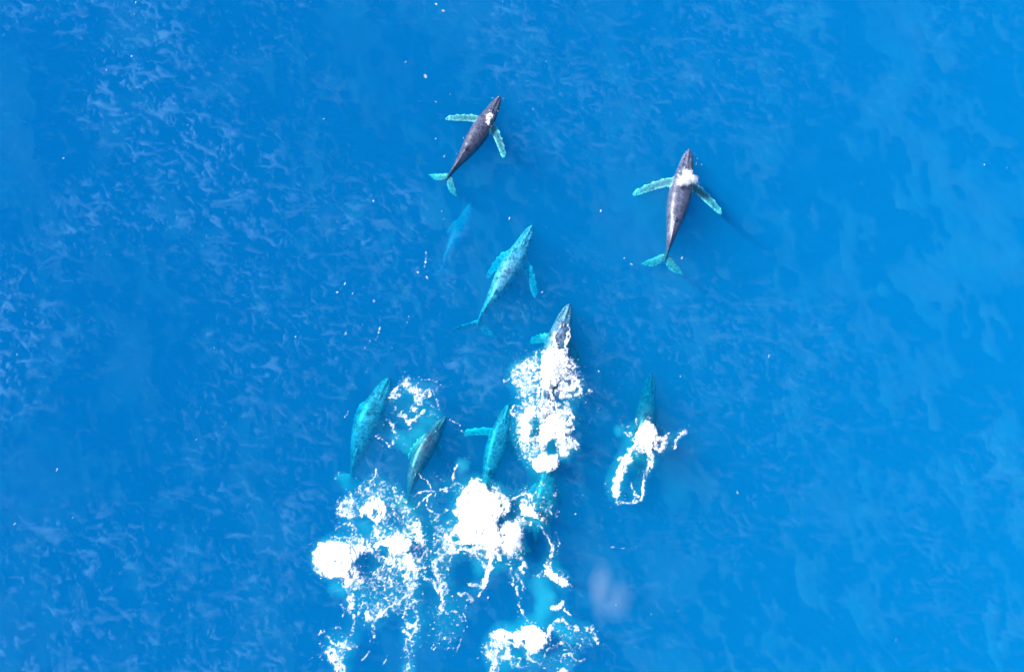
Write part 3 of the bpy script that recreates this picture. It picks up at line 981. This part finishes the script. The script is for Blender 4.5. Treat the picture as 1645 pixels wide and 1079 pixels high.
# ------------------------------------------------------------------ bubbles hanging in the water: closed lens-shaped bodies of whitened water
def blur(Z_, n_):
    for _ in range(3):
        cs = np.cumsum(np.pad(Z_, ((n_ + 1, n_), (0, 0)), mode='edge'), 0); Z_ = (cs[2 * n_ + 1:] - cs[:-2 * n_ - 1]) / (2 * n_ + 1)
        cs = np.cumsum(np.pad(Z_, ((0, 0), (n_ + 1, n_)), mode='edge'), 1); Z_ = (cs[:, 2 * n_ + 1:] - cs[:, :-2 * n_ - 1]) / (2 * n_ + 1)
    return Z_


def lens(name, X4, Y4, B4, ztop, thick, mat):
    """A closed body with thickness where B4 > 0, thinning out to nothing at its rim."""
    ins = B4 > 0
    cm = ins[:-1, :-1] & ins[:-1, 1:] & ins[1:, 1:] & ins[1:, :-1]
    idx = np.arange(B4.size).reshape(B4.shape)
    q_ = np.stack([idx[:-1, :-1], idx[:-1, 1:], idx[1:, 1:], idx[1:, :-1]], -1)[cm]
    used, inv = np.unique(q_, return_inverse=True)
    q_ = inv.reshape(-1, 4)
    cnt = np.bincount(q_.ravel(), minlength=len(used))
    b4 = np.where(cnt < 4, 0.0, B4.ravel()[used])
    x, y = X4.ravel()[used], Y4.ravel()[used]
    zt = ztop(x, y, b4)
    nu = len(used)
    ed = np.concatenate([q_[:, [0, 1]], q_[:, [1, 2]], q_[:, [2, 3]], q_[:, [3, 0]]])
    key = ed[:, 0].astype(np.int64) * nu + ed[:, 1]; rev = ed[:, 1].astype(np.int64) * nu + ed[:, 0]
    bd = ed[~np.isin(key, rev)]
    wall = np.stack([bd[:, 1], bd[:, 0], bd[:, 0] + nu, bd[:, 1] + nu], -1)
    V = np.concatenate([np.stack([x, y, zt], -1), np.stack([x, y, zt - .01 - thick * b4], -1)])
    return mesh_obj(name, V, np.concatenate([q_, q_[:, ::-1] + nu, wall]), mat)


extra = np.zeros(FIELD.GX.shape)
for amp, rad, pts in (
        (.8, 16, [(690, 668), (680, 680), (668, 700)]), (.7, 14, [(640, 700), (655, 715)]), (.7, 16, [(870, 940), (880, 975), (868, 1000)]),
        (.9, 11, [(884, 962)]), (.6, 14, [(800, 910), (815, 895), (838, 882)]), (.9, 12, [(535, 945), (545, 950)]), (.6, 16, [(590, 850), (580, 845)]),
        (.8, 14, [(640, 810), (655, 830)]), (.6, 12, [(770, 905), (768, 915)]), (.7, 14, [(900, 1015), (915, 1030)]), (.6, 14, [(830, 1065), (810, 1075)]),
        (.6, 16, [(832, 590), (845, 610)]), (.6, 12, [(742, 745)]), (.6, 11, [(545, 765), (552, 780)]), (.5, 11, [(655, 1075)]), (.5, 12, [(1000, 690)])):
    P = np.array(pts, float)
    if len(P) == 1: P = np.vstack([P, P + .5])
    d_ = np.min([seg_d(FIELD.QX, FIELD.QY, P[i], P[i + 1]) for i in range(len(P) - 1)], axis=0)
    extra = np.maximum(extra, amp * np.exp(-(d_ / rad) ** 2))
BUB = np.maximum(blur(np.clip(FIELD.A - .10, 0, 1.0), 13) * 1.1, extra)[::5, ::5]
X4, Y4 = FIELD.GX[::5, ::5], FIELD.GY[::5, ::5]
BUB = BUB * (.6 + .8 * fbm(X4 * .8, Y4 * .8, 120)) - .08
o = lens('bubble_cloud', X4, Y4, np.clip(BUB, 0, 1), lambda x, y, b: -.5 - .7 * (1 - b), 4.0, M_BUBBLE)
tag(o, 'pale turquoise clouds of bubbles hanging in the water under the foam', 'bubbles', None, 'stuff')

# faint wisps added under the open surface, imitating its patchy sky reflections
c = [np.array([at(-40, -40)[0], at(0, 1120)[1]]), np.array([at(1690, -40)[0], at(0, -40)[1]])]
X4, Y4 = np.meshgrid(np.arange(c[0][0] - 6, c[1][0] + 6, .26), np.arange(c[0][1], c[1][1], .26))
ca, sa = math.cos(.35), math.sin(.35)
u_, v_ = X4 * ca + Y4 * sa, -X4 * sa + Y4 * ca
warp = 2.2 * (fbm(X4 * .3, Y4 * .3, 301) - .5)
W1_ = fbm(u_ * .75 + warp, v_ * .26 + warp, 311) - .56
W2_ = fbm(u_ * .22 + warp, v_ * .10, 331) - .52
px4, py4 = px_of(X4, Y4)
left_more = 1 + .9 * np.exp(-((px4 - 620) / 150) ** 2) * np.exp(-((py4 - 420) / 260) ** 2)
W3_ = (fbm(u_ * 2.1 + warp, v_ * .65, 351, 3) - .5) * np.clip(fbm(X4 * .12, Y4 * .12, 361, 2) * 2.2 - .5, .1, 1.2)
WSP = np.clip(np.maximum(W1_ * 1.2 * left_more, W2_ * 1.0) + .55 * W3_ * left_more, 0, .6)
o = lens('sky_sheen_wisp', X4, Y4, WSP, lambda x, y, b: -.25 - .2 * np.sin(x * .3 + y * .2) ** 2 + 0 * b, 3.2, M_WISP)
tag(o, 'faint pale wisps added just under the surface of the open sea to imitate sky reflections', 'bubbles', None, 'stuff')


# ripple crests that mirror the sky, out on the open water between the whales
m, n, l = new_mat('ripple_crest')
o_ = n.new('ShaderNodeOutputMaterial')
gl = n.new('ShaderNodeBsdfGlossy'); gl.inputs['Roughness'].default_value = .68; gl.inputs['Color'].default_value = (.35, .68, 1, 1)
tr = n.new('ShaderNodeBsdfTransparent')
cv = n.new('ShaderNodeAttribute'); cv.attribute_name = 'cover'
mxs = n.new('ShaderNodeMixShader')
l.new(cv.outputs['Fac'], mxs.inputs[0]); l.new(tr.outputs[0], mxs.inputs[1]); l.new(gl.outputs[0], mxs.inputs[2])
l.new(mxs.outputs[0], o_.inputs[0])
M_RIPPLE = m
gx = np.arange(c[0][0], c[1][0], .15); gy = np.arange(c[0][1], c[1][1], .15)
RX, RY = np.meshgrid(gx, gy)
px4, py4 = px_of(RX, RY)
from mathutils.kdtree import KDTree
calm = np.ones(RX.shape)                       # the water lies smooth over and right beside a whale
for o in WHALES:
    bb = np.array([list(q_) for q_ in o.bound_box]) + np.array(o.location)
    i0, i1 = np.searchsorted(gx, (bb[:, 0].min() - 1.5, bb[:, 0].max() + 1.5)); j0, j1 = np.searchsorted(gy, (bb[:, 1].min() - 1.5, bb[:, 1].max() + 1.5))
    pts = [v.co + o.location for v in list(o.data.vertices)[::25]]
    kd = KDTree(len(pts))
    for i, p in enumerate(pts): kd.insert((p.x, p.y, 0), i)
    kd.balance()
    for j in range(j0, j1):
        for i in range(i0, i1):
            calm[j, i] = min(calm[j, i], max(0, min(1, (kd.find((gx[i], gy[j], 0))[2] - .3) / 1.2)))
wr = 1.6 * (fbm(RX * .35, RY * .35, 501, 3) - .5)
rip = np.zeros(RX.shape)
for ang, fu, fv_, k_, w_ in ((.9, 2.3, .8, 511, 1.0), (.35, 3.6, 1.2, 521, .9), (1.5, 1.5, .5, 531, .8)):
    u_ = RX * math.cos(ang) + RY * math.sin(ang) + wr; v_ = -RX * math.sin(ang) + RY * math.cos(ang)
    rip = np.maximum(rip, w_ * np.clip(fbm(u_ * fu, v_ * fv_, k_, 3) - .60, 0, 1))
gust = np.clip(2.4 * fbm(RX * .07, RY * .07, 541, 3) - .7, .15, 1.2)
rip = rip * gust * calm - .012
cm = rip[:-1, :-1] > 0
idx = np.arange(RX.size).reshape(RX.shape)
q_ = np.stack([idx[:-1, :-1], idx[:-1, 1:], idx[1:, 1:], idx[1:, :-1]], -1)[cm]
used, inv = np.unique(q_, return_inverse=True)
x, y = RX.ravel()[used], RY.ravel()[used]
z_ = wave(x, y) + .02 + .22 * np.clip(rip.ravel()[used], 0, 1) + .025 * (fbm(x * 2.5, y * 2.5, 551, 2) - .5)
o = mesh_obj('ripple_crests', np.stack([x, y, z_], -1), inv.reshape(-1, 4), M_RIPPLE)
at_ = o.data.attributes.new('cover', 'FLOAT', 'POINT')
at_.data.foreach_set('value', np.clip(rip.ravel()[used] * .20, 0, .034).astype(np.float32))
tag(o, 'fine ripple crests glinting on the open water between the whales', 'ripples', None, 'stuff')


# ------------------------------------------------------------------ blown spray: droplets in the air
def spray(label, parts, size, seed):
    """parts: (px, py, z, rx, ry, rz, count) clouds of droplets, thickest in their middles."""
    r = np.random.default_rng(seed)
    octa = np.array([(1, 0, 0), (-1, 0, 0), (0, 1, 0), (0, -1, 0), (0, 0, 1), (0, 0, -1)], float)
    of = np.array([(0, 2, 4), (2, 1, 4), (1, 3, 4), (3, 0, 4), (2, 0, 5), (1, 2, 5), (3, 1, 5), (0, 3, 5)])
    C_ = []
    for px, py, z_, rx, ry, rz, n_ in parts:
        d_ = r.normal(size=(n_, 3)); d_ /= np.linalg.norm(d_, axis=1)[:, None]
        rad = r.random(n_) ** .55 * r.uniform(.55, 1.25, n_)
        lump = 1 + .22 * np.sin(3 * np.arctan2(d_[:, 1], d_[:, 0]) + seed) + .12 * np.sin(7 * np.arctan2(d_[:, 1], d_[:, 0]))
        C_.append(at(px, py, z_) + d_ * (rad * lump)[:, None] * np.array([rx, ry, rz]))
    C_ = np.concatenate(C_)
    C_ = C_[C_[:, 2] > .02]
    sz = size * r.uniform(.5, 1.4, len(C_))
    V = (C_[:, None, :] + octa[None] * sz[:, None, None]).reshape(-1, 3)
    Fc = (np.arange(len(C_))[:, None, None] * 6 + of[None]).reshape(-1, 3)
    org = C_.mean(0)
    o = mesh_obj('blown_spray', V - org, Fc, M_SPRAY, smooth=False)
    o.location = org
    return tag(o, label, 'spray', 'puffs of blown spray', 'stuff')


spray('round white puff of spray blown over the dark whale on the right', [(1105, 286, 1.5, .95, .85, .75, 8500), (1094, 292, 1.1, .7, .6, .5, 1600)], .021, 3)
spray('white mist drifting off the right side of the biggest foam', [(828, 862, .9, .9, 1.7, .6, 2600), (818, 880, .8, .9, 1.0, .6, 1500)], .030, 5)
spray('low white splash on top of the foam cap over the middle whale', [(887, 588, .7, 1.2, 1.6, .5, 2600)], .030, 9)

c = [at(925, 1015), at(1030, 890)]
X4, Y4 = np.meshgrid(np.arange(c[0][0], c[1][0], .16), np.arange(c[0][1], c[1][1], .16))
px4, py4 = px_of(X4, Y4, 1.6)
px4 = px4 + 14 * (fbm(X4 * .5, Y4 * .5, 401) - .5); py4 = py4 + 14 * (fbm(X4 * .5, Y4 * .5, 411) - .5)
d1 = np.exp(-(((px4 - 966) / 15) ** 2 + ((py4 - 948) / 42) ** 2)); d2 = np.exp(-(((px4 - 988) / 24) ** 2 + ((py4 - 968) / 26) ** 2))
o = lens('blown_mist', X4, Y4, np.clip(np.maximum(d1, .85 * d2) * (.6 + .8 * fbm(X4 * .7, Y4 * .7, 421)) - .08, 0, 1), lambda x, y, b: 1.6 + .6 * b, 1.6, M_MIST)
tag(o, 'thin pale ghost of blown mist over the empty water near the bottom', 'spray', 'puffs of blown spray', 'stuff')
